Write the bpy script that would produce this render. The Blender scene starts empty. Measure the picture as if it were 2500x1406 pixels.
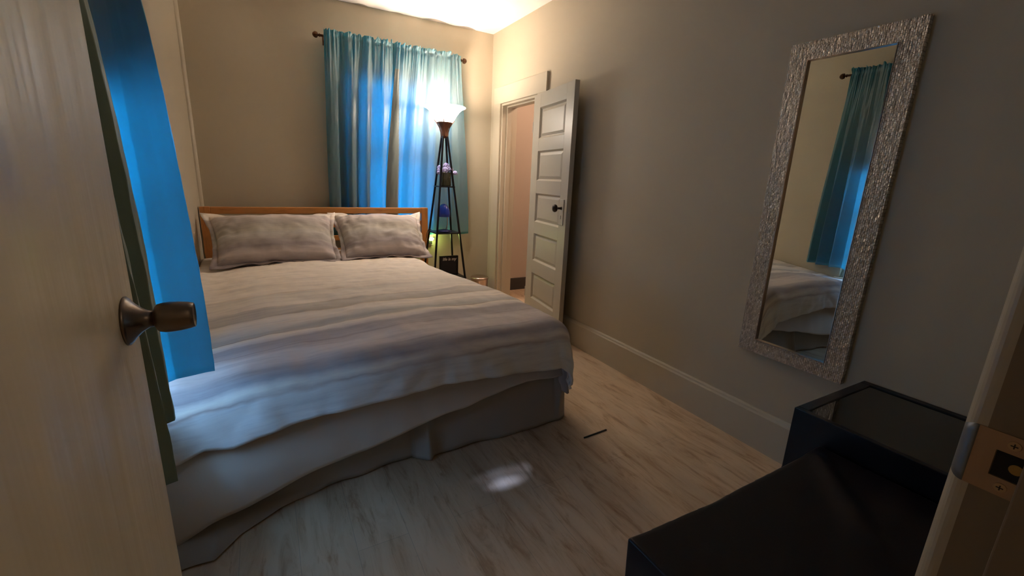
import bpy, bmesh, math, random
from mathutils import Vector, Matrix, noise
random.seed(7)
sc = bpy.context.scene
col = sc.collection
PI = math.pi

# ---------------------------------------------------------------- camera
H = 1.18188
cam = bpy.data.cameras.new('camera'); cam.sensor_width = 36.0; cam.lens = 36.0 * 1058.7 / 2500.0
cam.clip_start = 0.01; cam.clip_end = 60
camo = bpy.data.objects.new('camera', cam); col.objects.link(camo)
Rx = Vector((0.87365896, -0.48485306, 0.04046632))      # image right
Ry = Vector((-0.08412374, -0.23245354, -0.96896261))    # image down
Rz = Vector((0.47921103, 0.84313869, -0.24387277))      # view direction
M = Matrix.Identity(4)
for i in range(3):
    M[i][0] = Rx[i]; M[i][1] = -Ry[i]; M[i][2] = -Rz[i]
M[0][3], M[1][3], M[2][3] = 0.0, 0.0, H
camo.matrix_world = M
sc.camera = camo

# ---------------------------------------------------------------- exposure and light
sc.view_settings.view_transform = 'Standard'
sc.view_settings.look = 'None'
sc.view_settings.gamma = 1.0
sc.view_settings.use_curve_mapping = False
sc.view_settings.exposure = 1.92

w = bpy.data.worlds.new('daylight_sky'); sc.world = w; w.use_nodes = True
bg = w.node_tree.nodes['Background']
bg.inputs[0].default_value = (0.28, 0.56, 1.0, 1)
bg.inputs[1].default_value = 4.3

# narrow shaft of daylight that gets in under the left curtain and lands on the floor
for tx_, ty_, deg_, e_ in ((.725, 1.355, 1.2, 85), (.885, 1.345, .95, 95), (.80, 1.335, 2.0, 30), (.745, 1.298, .20, 420)):
    sun = bpy.data.lights.new('daylight_shaft', 'SPOT'); sun.energy = e_; sun.spot_size = math.radians(deg_); sun.spot_blend = .8; sun.color = (.42, .55, 1.0); sun.shadow_soft_size = .02
    suno = bpy.data.objects.new('daylight_shaft', sun); suno.location = (-3.0, 1.40, 1.8)
    suno.rotation_euler = (Vector((tx_, ty_, 0))-Vector((-3.0, 1.40, 1.8))).to_track_quat('-Z', 'Y').to_euler(); col.objects.link(suno)

def portal(name, loc, rot, sx, sy):
    l = bpy.data.lights.new(name, 'AREA'); l.shape = 'RECTANGLE'; l.size = sx; l.size_y = sy
    l.cycles.is_portal = True
    o = bpy.data.objects.new(name, l); o.location = loc; o.rotation_euler = rot; col.objects.link(o)
portal('window_portal_back', (1.03, 4.085, 1.32), (-PI/2, 0, 0), 0.86, 1.5)
portal('window_portal_left', (-0.585, 1.475, .94), (0, -PI/2, 0), .94, 0.88)

LX, LY = 1.334, 3.58            # floor lamp axis
bl = bpy.data.lights.new('lamp_bulb_light', 'POINT'); bl.energy = 6.8; bl.color = (1.0, 0.81, 0.68); bl.shadow_soft_size = 0.035
blo = bpy.data.objects.new('lamp_bulb_light', bl); blo.location = (LX, LY, 1.672); col.objects.link(blo)
cl = bpy.data.lights.new('closet_fill_light', 'POINT'); cl.energy = 5.0; cl.color = (1.0, .74, .56); cl.shadow_soft_size = .05  # added fill, no fixture modelled: brightens the closet interior
clo = bpy.data.objects.new('closet_fill_light', cl); clo.location = (2.60, 3.00, 2.15); col.objects.link(clo)
hl = bpy.data.lights.new('hall_fill_light', 'POINT'); hl.energy = 2.2; hl.color = (1.0, .82, .62); hl.shadow_soft_size = .12  # added weak fill behind the camera, lifts the open door and foreground
hlo = bpy.data.objects.new('hall_fill_light', hl); hlo.location = (1.3, -.85, 2.2); col.objects.link(hlo)
BOWL_EMIT = 10.0

# ---------------------------------------------------------------- helpers
def tag(o, label=None, cat=None, group=None, kind=None):
    if label: o['label'] = label
    if cat: o['category'] = cat
    if group: o['group'] = group
    if kind: o['kind'] = kind
    return o

def empty(name, loc=(0, 0, 0), label=None, cat=None, group=None, kind=None):
    o = bpy.data.objects.new(name, None); o.location = loc; o.empty_display_size = 0.05
    col.objects.link(o)
    return tag(o, label, cat, group, kind)

def wloc(o):
    v = Vector((0, 0, 0))
    while o is not None:
        v += o.location; o = o.parent
    return v

def obj(name, bm, mat, parent=None, smooth=False, bevel=0, weld=False):
    """links a bmesh given in world coordinates as one mesh object"""
    if weld: bmesh.ops.remove_doubles(bm, verts=bm.verts, dist=1e-5)
    if parent is not None:
        bmesh.ops.translate(bm, verts=bm.verts, vec=-wloc(parent))
    me = bpy.data.meshes.new(name); bm.to_mesh(me); bm.free()
    if smooth:
        for p in me.polygons: p.use_smooth = True
    o = bpy.data.objects.new(name, me); col.objects.link(o)
    for m in (mat if isinstance(mat, (list, tuple)) else [mat]): me.materials.append(m)
    if parent is not None: o.parent = parent
    if bevel:
        b = o.modifiers.new('bevel', 'BEVEL'); b.width = bevel; b.segments = 2; b.limit_method = 'ANGLE'
    return o

def box(bm, x0, x1, y0, y1, z0, z1, mi=0):
    vs = [bm.verts.new((x, y, z)) for z in (z0, z1) for y in (y0, y1) for x in (x0, x1)]
    for f in ((0, 2, 3, 1), (4, 5, 7, 6), (0, 1, 5, 4), (2, 6, 7, 3), (0, 4, 6, 2), (1, 3, 7, 5)):
        fc = bm.faces.new([vs[i] for i in f]); fc.material_index = mi
    return vs

def obox(bm, c, ax, ay, az, sx, sy, sz, mi=0):
    """box centred at c along axes ax, ay, az with full sizes"""
    ax, ay, az = Vector(ax).normalized(), Vector(ay).normalized(), Vector(az).normalized()
    c = Vector(c)
    vs = [bm.verts.new(c + ax*sx*i + ay*sy*j + az*sz*k) for k in (-.5, .5) for j in (-.5, .5) for i in (-.5, .5)]
    for f in ((0, 2, 3, 1), (4, 5, 7, 6), (0, 1, 5, 4), (2, 6, 7, 3), (0, 4, 6, 2), (1, 3, 7, 5)):
        fc = bm.faces.new([vs[i] for i in f]); fc.material_index = mi
    return vs

def frame_of(d):
    d = Vector(d).normalized()
    a = Vector((0, 0, 1)) if abs(d.z) < .9 else Vector((1, 0, 0))
    u = d.cross(a).normalized(); v = d.cross(u).normalized()
    return u, v, d

def lathe(bm, c, d, prof, n=32, cap=True, mi=0):
    """prof: list of (radius, distance along d)"""
    c = Vector(c); u, v, d = frame_of(d)
    rings = []
    for r, t in prof:
        rings.append([bm.verts.new(c + d*t + (u*math.cos(a) + v*math.sin(a))*r) for a in [2*PI*k/n for k in range(n)]])
    for a, b in zip(rings, rings[1:]):
        for k in range(n):
            bm.faces.new((a[k], a[(k+1) % n], b[(k+1) % n], b[k])).material_index = mi
    if cap:
        if prof[0][0] > 1e-4: bm.faces.new(rings[0][::-1]).material_index = mi
        if prof[-1][0] > 1e-4: bm.faces.new(rings[-1]).material_index = mi
    return rings

def tube(bm, pts, r, n=10, mi=0):
    pts = [Vector(p) for p in pts]
    rings = []
    u = None
    for i, p in enumerate(pts):
        d = (pts[min(i+1, len(pts)-1)] - pts[max(i-1, 0)]).normalized()
        if u is None: u, v, _ = frame_of(d)
        u = (u - d*u.dot(d)).normalized(); v = d.cross(u)
        rr = r[i] if isinstance(r, (list, tuple)) else r
        rings.append([bm.verts.new(p + (u*math.cos(a) + v*math.sin(a))*rr) for a in [2*PI*k/n for k in range(n)]])
    for a, b in zip(rings, rings[1:]):
        for k in range(n): bm.faces.new((a[k], a[(k+1) % n], b[(k+1) % n], b[k])).material_index = mi
    bm.faces.new(rings[0][::-1]); bm.faces.new(rings[-1])

def grid(bm, nu, nv, fn, mi=0):
    vs = [[bm.verts.new(fn(i/nu, j/nv)) for i in range(nu+1)] for j in range(nv+1)]
    for j in range(nv):
        for i in range(nu):
            bm.faces.new((vs[j][i], vs[j][i+1], vs[j+1][i+1], vs[j+1][i])).material_index = mi
    return vs

def lerp(a, b, t): return a + (b-a)*t
def sstep(a, b, x):
    t = max(0.0, min(1.0, (x-a)/(b-a))); return t*t*(3-2*t)
def interp(tab, x):
    if x <= tab[0][0]: return tab[0][1]
    for (x0, y0), (x1, y1) in zip(tab, tab[1:]):
        if x <= x1:
            return lerp(y0, y1, (x-x0)/(x1-x0))
    return tab[-1][1]
def nz(x, y, z=0.0): return noise.noise(Vector((x, y, z)))
def solidify(o, t, off=0.0):
    m = o.modifiers.new('solidify', 'SOLIDIFY'); m.thickness = t; m.offset = off
def subsurf(o, n=1):
    m = o.modifiers.new('subsurf', 'SUBSURF'); m.levels = n; m.render_levels = n

# ---------------------------------------------------------------- materials
def mat(name, color=(.5, .5, .5), rough=.6, metal=0.0, spec=.5):
    m = bpy.data.materials.new(name); m.use_nodes = True
    b = m.node_tree.nodes['Principled BSDF']
    b.inputs['Base Color'].default_value = (*color, 1); b.inputs['Roughness'].default_value = rough
    b.inputs['Metallic'].default_value = metal; b.inputs['Specular IOR Level'].default_value = spec
    return m
def nodes(m): return m.node_tree.nodes, m.node_tree.links, m.node_tree.nodes['Principled BSDF']
def coords(m, scale=(1, 1, 1), kind='Object', loc=(0, 0, 0), rot=(0, 0, 0)):
    n, l, b = nodes(m)
    tc = n.new('ShaderNodeTexCoord'); mp = n.new('ShaderNodeMapping')
    mp.inputs['Scale'].default_value = scale; mp.inputs['Location'].default_value = loc; mp.inputs['Rotation'].default_value = rot
    l.new(tc.outputs[kind], mp.inputs['Vector']); return mp.outputs['Vector']
def noise_tex(m, vec, scale=5, detail=3, rough=.5, dist=0):
    n, l, b = nodes(m)
    t = n.new('ShaderNodeTexNoise'); t.inputs['Scale'].default_value = scale; t.inputs['Detail'].default_value = detail
    t.inputs['Roughness'].default_value = rough; t.inputs['Distortion'].default_value = dist
    l.new(vec, t.inputs['Vector']); return t.outputs['Fac']
def ramp(m, fac, stops, interp='LINEAR'):
    n, l, b = nodes(m)
    r = n.new('ShaderNodeValToRGB'); r.color_ramp.interpolation = interp
    e = r.color_ramp.elements
    while len(e) > 1: e.remove(e[-1])
    e[0].position = stops[0][0]; e[0].color = (*stops[0][1], 1)
    for p, c in stops[1:]:
        x = e.new(p); x.color = (*c, 1)
    l.new(fac, r.inputs['Fac']); return r.outputs['Color']
def mix(m, a, b_, fac, mode='MIX'):
    n, l, b = nodes(m)
    x = n.new('ShaderNodeMix'); x.data_type = 'RGBA'; x.blend_type = mode
    for s, v in ((x.inputs[6], a), (x.inputs[7], b_), (x.inputs[0], fac)):
        if isinstance(v, (int, float)): s.default_value = v
        elif isinstance(v, tuple): s.default_value = (*v, 1)
        else: l.new(v, s)
    return x.outputs[2]
def math_(m, op, a, b_=0.0, c=0.0):
    n, l, _ = nodes(m)
    x = n.new('ShaderNodeMath'); x.operation = op
    for s, v in zip(x.inputs, (a, b_, c)):
        if isinstance(v, (int, float)): s.default_value = v
        else: l.new(v, s)
    return x.outputs[0]
def bump(m, h, strength=.2, dist=.01):
    n, l, b = nodes(m)
    x = n.new('ShaderNodeBump'); x.inputs['Strength'].default_value = strength; x.inputs['Distance'].default_value = dist
    l.new(h, x.inputs['Height']); l.new(x.outputs[0], b.inputs['Normal']); return x
def base(m, c):
    n, l, b = nodes(m); l.new(c, b.inputs['Base Color'])

WALLC = (.50, .432, .320)
m_wall = mat('wall_paint', WALLC, .55, 0, .35)
base(m_wall, mix(m_wall, (WALLC[0]*.96, WALLC[1]*.96, WALLC[2]*.95), (WALLC[0]*1.04, WALLC[1]*1.04, WALLC[2]*1.05), noise_tex(m_wall, coords(m_wall), 2.2, 3)))
bump(m_wall, noise_tex(m_wall, coords(m_wall), 90, 3), .08, .002)
m_trim = mat('trim_paint', (.52, .455, .345), .38, 0, .5)
bump(m_trim, noise_tex(m_trim, coords(m_trim), 30, 3), .06, .002)
m_ceil = mat('ceiling_paint', (.82, .77, .72), .9)
m_white = mat('white_paint', (.6, .57, .5), .4)
m_closet = mat('closet_plaster', (.52, .43, .36), .8)
m_darkbase = mat('dark_baseboard_paint', (.045, .04, .037), .5)
m_leaf = mat('closet_door_paint', (.47, .425, .345), .38, 0, .5)
m_door = mat('entry_door_paint', (.43, .37, .265), .42, 0, .5)
v = coords(m_door, (9, 9, .35)); s_ = noise_tex(m_door, v, 2.0, 3, .55)
base(m_door, mix(m_door, (.60, .505, .35), (.70, .59, .42), s_))
nn, ll, bb = nodes(m_door); ll.new(ramp(m_door, s_, [(.3, (.30, .30, .30)), (.7, (.52, .52, .52))]), bb.inputs['Roughness'])
bump(m_door, s_, .6, .008)

def floor_mat():
    m = mat('whitewashed_plank_laminate', (.6, .52, .43), .42, 0, .5)
    n, l, b = nodes(m)
    br = n.new('ShaderNodeTexBrick'); br.offset = .5
    l.new(coords(m, (1, 1, 1), rot=(0, 0, PI/2)), br.inputs['Vector'])
    br.inputs['Scale'].default_value = 1.0; br.inputs['Brick Width'].default_value = 1.22; br.inputs['Row Height'].default_value = .165
    br.inputs['Mortar Size'].default_value = .0012; br.inputs['Mortar Smooth'].default_value = .3
    br.inputs['Color1'].default_value = (.65, .495, .35, 1); br.inputs['Color2'].default_value = (.70, .54, .39, 1); br.inputs['Mortar'].default_value = (.50, .39, .29, 1)
    # long worn streaks along the planks
    a = noise_tex(m, coords(m, (17, 3.2, 1)), 1.0, 6, .66, .7)
    c1 = ramp(m, a, [(.44, (1, 1, 1)), (.55, (.89, .84, .79)), (.63, (.68, .58, .50)), (.73, (.47, .37, .30))])
    b1 = noise_tex(m, coords(m, (44, 7.0, 1), loc=(3, 1, 0)), 1.0, 5, .65, .5)
    c2 = ramp(m, b1, [(.57, (1, 1, 1)), (.67, (.76, .66, .58)), (.76, (.46, .36, .29))])
    c3 = ramp(m, noise_tex(m, coords(m, (5, 1.6, 1), loc=(7, 2, 0)), 1.0, 4), [(.3, (.84, .82, .79)), (.7, (1.14, 1.11, 1.06))])
    c = mix(m, br.outputs['Color'], c1, .9, 'MULTIPLY'); c = mix(m, c, c2, .8, 'MULTIPLY'); c = mix(m, c, c3, 1.0, 'MULTIPLY')
    base(m, c); bump(m, a, .08, .002)
    return m
m_floor = floor_mat()

def wood_mat(name, c0, c1, rough=.4, axis=(1, 14, 14)):
    m = mat(name, c0, rough)
    f = noise_tex(m, coords(m, axis), 3.0, 4, .6, .6)
    base(m, ramp(m, f, [(.3, c0), (.55, c1), (.72, (c0[0]*.8, c0[1]*.72, c0[2]*.6))]))
    bump(m, f, .05, .002); return m
m_pineh = wood_mat('amber_pine_horizontal', (.55, .22, .055), (.62, .27, .075), .38, (1.2, 14, 14))
m_pinev = wood_mat('amber_pine_vertical', (.52, .20, .05), (.62, .26, .07), .38, (14, 14, 1.2))

def fabric(name, color, rough=.85, trans=0.0, tcol=None, bumpy=.12, scale=500, sheen=0.0):
    m = mat(name, color, rough, 0, .25)
    n, l, b = nodes(m)
    if sheen:
        b.inputs['Sheen Weight'].default_value = sheen
    bump(m, noise_tex(m, coords(m), scale, 2), bumpy, .001)
    if trans:
        t = n.new('ShaderNodeBsdfTranslucent'); t.inputs['Color'].default_value = (*(tcol or color), 1)
        mx = n.new('ShaderNodeMixShader'); mx.inputs[0].default_value = trans
        out = n['Material Output']
        l.new(b.outputs[0], mx.inputs[1]); l.new(t.outputs[0], mx.inputs[2]); l.new(mx.outputs[0], out.inputs['Surface'])
    return m
m_curt = fabric('teal_satin_curtain', (.24, .275, .262), .34, .52, (.06, .74, .92), .08, 320)
m_curt2 = fabric('teal_curtain_doubled', (.25, .32, .245), .42, .04, (.06, .3, .3), .08, 320)
nodes(m_curt)[2].inputs['Specular IOR Level'].default_value = .6
m_lining = fabric('curtain_hem_reverse', (.20, .22, .20), .6, .15, (.15, .2, .2))

def bedding(name, stops, axis='y', warp=.05, span=1.0, origin=0.0, rough=.8, kind='Object'):
    """watercolour bands running across, coloured by place along one axis"""
    m = mat(name, (.7, .65, .6), rough, 0, .2)
    n, l, b = nodes(m)
    tc = n.new('ShaderNodeTexCoord'); sp = n.new('ShaderNodeSeparateXYZ'); l.new(tc.outputs[kind], sp.inputs[0])
    x = sp.outputs[{'x': 0, 'y': 1, 'z': 2}[axis]]
    if axis == 'y':
        w1 = noise_tex(m, coords(m, (1.3, 2.2, 0), kind), 1.6, 4, .6); w2 = noise_tex(m, coords(m, (9, 22, 0), kind), 1.0, 3, .6)
    else:
        w1 = noise_tex(m, coords(m, (2.0, 0, 3)), 1.6, 4, .6); w2 = noise_tex(m, coords(m, (10, 0, 40)), 1.0, 3, .6)
    d = math_(m, 'MULTIPLY', math_(m, 'SUBTRACT', w1, .5), warp*2.4)
    d2 = math_(m, 'MULTIPLY', math_(m, 'SUBTRACT', w2, .5), warp*.9)
    x = math_(m, 'ADD', math_(m, 'ADD', x, d), d2)
    f = math_(m, 'DIVIDE', math_(m, 'SUBTRACT', x, origin), span)
    c = ramp(m, f, stops)
    br = noise_tex(m, coords(m, (3.2, 30, 0) if axis == 'y' else (5, 0, 60), kind), 1.0, 5, .68)
    c = mix(m, c, ramp(m, br, [(.36, (.84, .82, .825)), (.50, (1.0, .99, .98)), (.64, (1.08, 1.07, 1.05))]), .8, 'MULTIPLY')
    if kind == 'UV':
        f2 = math_(m, 'DIVIDE', math_(m, 'SUBTRACT', x, 1.3), 1.3)
        def ln(y0, w_, col_): return [((y0-w_-1.3)/1.3, (1, 1, 1)), ((y0-1.3)/1.3, col_), ((y0+w_-1.3)/1.3, (1, 1, 1))]
        st = [(0, (1, 1, 1))]
        for y0, w_, cc in ((1.437, .006, (.72, .66, .66)), (1.548, .007, (.70, .64, .64)), (1.705, .008, (.80, .74, .73)), (1.80, .007, (.74, .68, .67)), (1.874, .007, (.60, .53, .49)), (1.99, .008, (.84, .80, .76)), (2.085, .010, (.82, .76, .70)), (2.22, .010, (.84, .78, .72)), (2.43, .012, (.74, .67, .60))): st += ln(y0, w_, cc)
        gate = ramp(m, noise_tex(m, coords(m, (2.2, 5, 0), kind, loc=(4, 4, 0)), 1.0, 3), [(.38, (0, 0, 0)), (.55, (1, 1, 1))])
        c = mix(m, c, mix(m, (1, 1, 1), ramp(m, f2, st), gate), 1.0, 'MULTIPLY')
    base(m, c)
    cr = noise_tex(m, coords(m, (1, 1, 1)), 6, 3, .5, .15)
    hh = math_(m, 'ADD', math_(m, 'MULTIPLY', cr, 9.0), math_(m, 'MULTIPLY', noise_tex(m, coords(m), 350, 2), .12))
    bump(m, hh, .28, .0035)
    return m
Wt = (.88, .79, .70); Cr = (.88, .78, .67); Gb = (.58, .51, .44); Gy = (.54, .51, .47); Mv = (.52, .46, .45); Dm = (.38, .335, .345); Pk = (.66, .575, .54); Bw = (.80, .78, .77); Gn = (.47, .45, .38)
def S(y): return (y - 1.2) / 2.4
duv = [(1.425, Bw), (1.435, Pk), (1.455, Wt), (1.468, Pk), (1.482, (.40, .355, .36)), (1.530, (.42, .375, .375)), (1.56, (.60, .53, .51)), (1.575, Pk), (1.65, (.70, .62, .585)), (1.665, Pk), (1.70, (.58, .51, .49)), (1.71, (.56, .50, .485)), (1.74, Mv), (1.79, (.46, .41, .405)), (1.80, (.61, .54, .52)), (1.842, Wt), (1.868, Cr), (1.878, Gb), (1.90, Gy), (1.992, Wt), (2.08, Wt), (2.09, Gb), (2.155, (.64, .58, .52)), (2.215, (.66, .60, .54)), (2.225, Wt), (2.40, (.78, .71, .63)), (2.43, Wt), (3.5, Cr)]
duv_stops = []
for y_, c_ in duv: duv_stops.append((S(y_), c_))
m_duvet = bedding('watercolour_stripe_duvet', duv_stops, 'y', .022, 2.4, 1.2, kind='UV')
m_sham = bedding('watercolour_stripe_sham', [(.0, (.33, .28, .28)), (.10, (.42, .36, .35)), (.16, Pk), (.24, (.38, .33, .33)), (.34, (.44, .39, .36)), (.42, Gy), (.50, (.50, .46, .39)), (.60, (.44, .39, .35)), (.68, (.52, .46, .42)), (.76, Pk), (.82, (.60, .53, .50)), (.86, Wt), (1.0, Wt)], 'z', .018, .56, -.28)
m_sheet = fabric('cream_cotton_sheet', (.80, .71, .63), .85, .06, (.5, .45, .4), .1, 300)
m_skirt = fabric('grey_cream_bed_skirt', (.47, .42, .37), .8, .08, (.5, .45, .4), .1, 300)

m_black = mat('black_powder_coated_metal', (.008, .007, .009), .35, .3, .5)
m_bronze = mat('oil_rubbed_bronze', (.10, .045, .022), .38, .8)
m_nickel = mat('satin_brass_nickel', (.22, .18, .15), .30, 1.0)
bump(m_nickel, noise_tex(m_nickel, coords(m_nickel, (8, 120, 120)), 3, 2), .03, .0005)
m_dknob = mat('dark_bronze_knob', (.035, .02, .014), .3, .7)
m_neck = mat('copper_brown_fitter', (.16, .07, .04), .45, .55)
m_steel = mat('brushed_steel', (.52, .42, .36), .28, 1.0)
m_plastic_dark = mat('black_plastic', (.012, .012, .012), .5)
m_leather = mat('black_leather', (.006, .004, .007), .40, 0, .3)
bump(m_leather, noise_tex(m_leather, coords(m_leather), 160, 3), .12, .001)
m_lacq = mat('black_lacquer', (.004, .0035, .007), .32, 0, .4)
m_tglass = mat('smoked_glass_top', (.012, .012, .011), .03, 0, 1.0)
m_blueshade = mat('blue_plastic_shade', (.012, .045, .45), .22, 0, .6)
m_bluebase = mat('dark_blue_plastic', (.006, .008, .12), .3)
m_petal = mat('lavender_petal', (.62, .60, .95), .7)
m_moss = mat('moss_filling', (.09, .075, .02), .9)
bump(m_moss, noise_tex(m_moss, coords(m_moss), 120, 3), .6, .004)
m_stem = mat('green_stem', (.06, .12, .03), .7)
m_sign = mat('black_chalkboard_sign', (.016, .013, .016), .6)
m_signw = mat('white_lettering', (.72, .66, .58), .6)
m_ragged = mat('plaster_chip_grey', (.36, .30, .25), .8)

m_glass = bpy.data.materials.new('clear_glass'); m_glass.use_nodes = True
n_ = m_glass.node_tree.nodes; l_ = m_glass.node_tree.links; n_.clear()
o_ = n_.new('ShaderNodeOutputMaterial'); t_ = n_.new('ShaderNodeBsdfTransparent'); g_ = n_.new('ShaderNodeBsdfGlossy'); x_ = n_.new('ShaderNodeMixShader')
t_.inputs[0].default_value = (.95, .97, .97, 1); g_.inputs['Roughness'].default_value = .02; x_.inputs[0].default_value = .07
l_.new(t_.outputs[0], x_.inputs[1]); l_.new(g_.outputs[0], x_.inputs[2]); l_.new(x_.outputs[0], o_.inputs['Surface'])

m_blind = fabric('white_blind_slat', (.7, .72, .72), .5, .45, (.75, .8, .82), .02)
m_mirror = mat('mirror_silvering', (.80, .84, .80), .0, 1.0)

def mirror_frame_mat():
    m = mat('silver_mosaic_frame', (.62, .54, .46), .27, .6, .6)
    n, l, b = nodes(m)
    tc = n.new('ShaderNodeTexCoord'); sp = n.new('ShaderNodeSeparateXYZ'); cb = n.new('ShaderNodeCombineXYZ')
    l.new(tc.outputs['Object'], sp.inputs[0]); l.new(sp.outputs[2], cb.inputs[0]); l.new(sp.outputs[1], cb.inputs[1])
    br = n.new('ShaderNodeTexBrick'); l.new(cb.outputs[0], br.inputs['Vector']); br.offset = .37; br.squash = 1
    br.inputs['Scale'].default_value = 1.0; br.inputs['Brick Width'].default_value = .013; br.inputs['Row Height'].default_value = .0066
    br.inputs['Mortar Size'].default_value = .0011; br.inputs['Mortar Smooth'].default_value = .8; br.inputs['Bias'].default_value = 0
    br.inputs['Color1'].default_value = (.76, .67, .57, 1); br.inputs['Color2'].default_value = (.47, .41, .35, 1); br.inputs['Mortar'].default_value = (.38, .32, .27, 1)
    l.new(br.outputs['Color'], b.inputs['Base Color'])
    h = math_(m, 'ADD', math_(m, 'MULTIPLY', br.outputs['Fac'], -1.0), math_(m, 'MULTIPLY', noise_tex(m, coords(m, (1, 1, .5)), 75, 3, .6), 2.6))
    bump(m, h, 1.0, .005)
    return m
m_mframe = mirror_frame_mat()

m_bowl = bpy.data.materials.new('frosted_glass_bowl_lit'); m_bowl.use_nodes = True
nb = m_bowl.node_tree.nodes['Principled BSDF']
nb.inputs['Base Color'].default_value = (.85, .80, .70, 1); nb.inputs['Roughness'].default_value = .35
nb.inputs['Emission Color'].default_value = (1.0, .84, .69, 1); nb.inputs['Emission Strength'].default_value = BOWL_EMIT
m_bulb = bpy.data.materials.new('lit_bulb'); m_bulb.use_nodes = True
nb = m_bulb.node_tree.nodes['Principled BSDF']
nb.inputs['Emission Color'].default_value = (1.0, .84, .69, 1); nb.inputs['Emission Strength'].default_value = 30
m_night = bpy.data.materials.new('night_light_lens'); m_night.use_nodes = True
nb = m_night.node_tree.nodes['Principled BSDF']
nb.inputs['Emission Color'].default_value = (.85, 1.0, .35, 1); nb.inputs['Emission Strength'].default_value = 4.0

# ---------------------------------------------------------------- room shell
XL, XR, YB, YF, ZC = -0.42, 1.925, 3.92, 0.10, 2.44
T = .14
bm = bmesh.new(); box(bm, -1.6, 3.2, -1.7, 4.3, -.08, 0.0)
tag(obj('floor', bm, m_floor), kind='structure')
bm = bmesh.new(); box(bm, -1.6, 3.2, -1.7, 4.3, ZC, ZC+.1)
tag(obj('ceiling', bm, m_ceil), kind='structure')
# back wall with the window opening
WX0, WX1, WZ0, WZ1 = .765, 1.32, .62, 1.90
def wall_x(name, y0, y1, xa, xb, hole, m=m_wall):
    bm = bmesh.new(); hx0, hx1, hz0, hz1 = hole
    box(bm, xa, hx0, y0, y1, 0, ZC); box(bm, hx1, xb, y0, y1, 0, ZC)
    if hz0 > 0: box(bm, hx0, hx1, y0, y1, 0, hz0)
    if hz1 < ZC: box(bm, hx0, hx1, y0, y1, hz1, ZC)
    return tag(obj(name, bm, m), kind='structure')
def wall_y(name, x0, x1, ya, yb, hole, m=m_wall):
    bm = bmesh.new(); hy0, hy1, hz0, hz1 = hole
    box(bm, x0, x1, ya, hy0, 0, ZC); box(bm, x0, x1, hy1, yb, 0, ZC)
    if hz0 > 0: box(bm, x0, x1, hy0, hy1, 0, hz0)
    if hz1 < ZC: box(bm, x0, x1, hy0, hy1, hz1, ZC)
    return tag(obj(name, bm, m), kind='structure')
wall_x('wall_back', YB, YB+T, XL-T, XR, (WX0, WX1, WZ0, WZ1))
LY0, LY1, LZ0, LZ1 = 1.05, 1.80, .48, 1.36
wall_y('wall_left', XL-T, XL, -.05, YB, (LY0, LY1, LZ0, LZ1))
CY0, CY1, CZ = 3.08, 3.70, 1.828
wall_y('wall_right', XR, XR+T, -.05, YB+T, (CY0, CY1, 0, CZ))
DX0, DX1, DZ = -.178, .531, 2.03
wall_x('wall_front', -.05, YF, XL, XR, (DX0-.021, DX1+.021, 0, DZ+.001))
# closet behind the right wall
bm = bmesh.new()
box(bm, XR+T, 2.95, 4.03, 4.13, 0, ZC); box(bm, 2.95, 3.05, 2.7, 4.13, 0, ZC); box(bm, XR+T, 2.95, 2.6, 2.7, 0, ZC)
tag(obj('wall_closet', bm, m_closet), kind='structure')
bm = bmesh.new(); box(bm, XR+T, 2.95, 4.012, 4.03, 0, .128)
tag(obj('baseboard_closet', bm, m_darkbase), kind='structure')
# hall behind the camera
bm = bmesh.new()
box(bm, -1.6, -1.5, -1.7, -.05, 0, ZC); box(bm, 2.3, 2.4, -1.7, -.05, 0, ZC); box(bm, -1.5, 2.3, -1.7, -1.6, 0, ZC)
box(bm, -1.5, XL, -.15, -.05, 0, ZC); box(bm, XR, 2.3, -.15, -.05, 0, ZC)
tag(obj('wall_hall', bm, m_wall), kind='structure')

def skirting(name, pts, hgt, th, m):
    """profile extruded between two points; pts = (x0,y0,x1,y1), normal to the left of the direction"""
    x0, y0, x1, y1 = pts
    d = Vector((x1-x0, y1-y0, 0)).normalized(); nrm = Vector((-d.y, d.x, 0))
    prof = [(0, 0), (th, 0), (th, hgt-.022), (th*.72, hgt-.014), (th*.60, hgt-.006), (th*.35, hgt), (0, hgt)]
    bm = bmesh.new(); rings = []
    for p in (Vector((x0, y0, 0)), Vector((x1, y1, 0))):
        rings.append([bm.verts.new(p + nrm*a + Vector((0, 0, b))) for a, b in prof])
    k = len(prof)
    for i in range(k): bm.faces.new((rings[0][i], rings[0][(i+1) % k], rings[1][(i+1) % k], rings[1][i]))
    bm.faces.new(rings[0][::-1]); bm.faces.new(rings[1])
    bmesh.ops.recalc_face_normals(bm, faces=bm.faces)
    return tag(obj(name, bm, m), kind='structure')
skirting('baseboard_right', (XR, YF, XR, 2.955), .192, .020, m_trim)
skirting('baseboard_back', (XR, YB, XL, YB), .17, .018, m_trim)
skirting('baseboard_left', (XL, YB, XL, YF), .19, .018, m_trim)
skirting('baseboard_front', (DX1+.11, YF, XR, YF), .19, .018, m_trim)

# quarter round in the left corner
bm = bmesh.new(); R_ = .022; prof = [(XL, YB)] + [(XL+R_*math.sin(a)*1.0, YB-R_*math.cos(a)) for a in [PI/2*k/8 for k in range(9)]]
ra = [bm.verts.new((x, y, .19)) for x, y in prof]; rb = [bm.verts.new((x, y, ZC)) for x, y in prof]
for i in range(len(prof)): bm.faces.new((ra[i], ra[(i+1) % len(prof)], rb[(i+1) % len(prof)], rb[i]))
bmesh.ops.recalc_face_normals(bm, faces=bm.faces)
tag(obj('trim_1', bm, m_trim, smooth=False), kind='structure')

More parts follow.
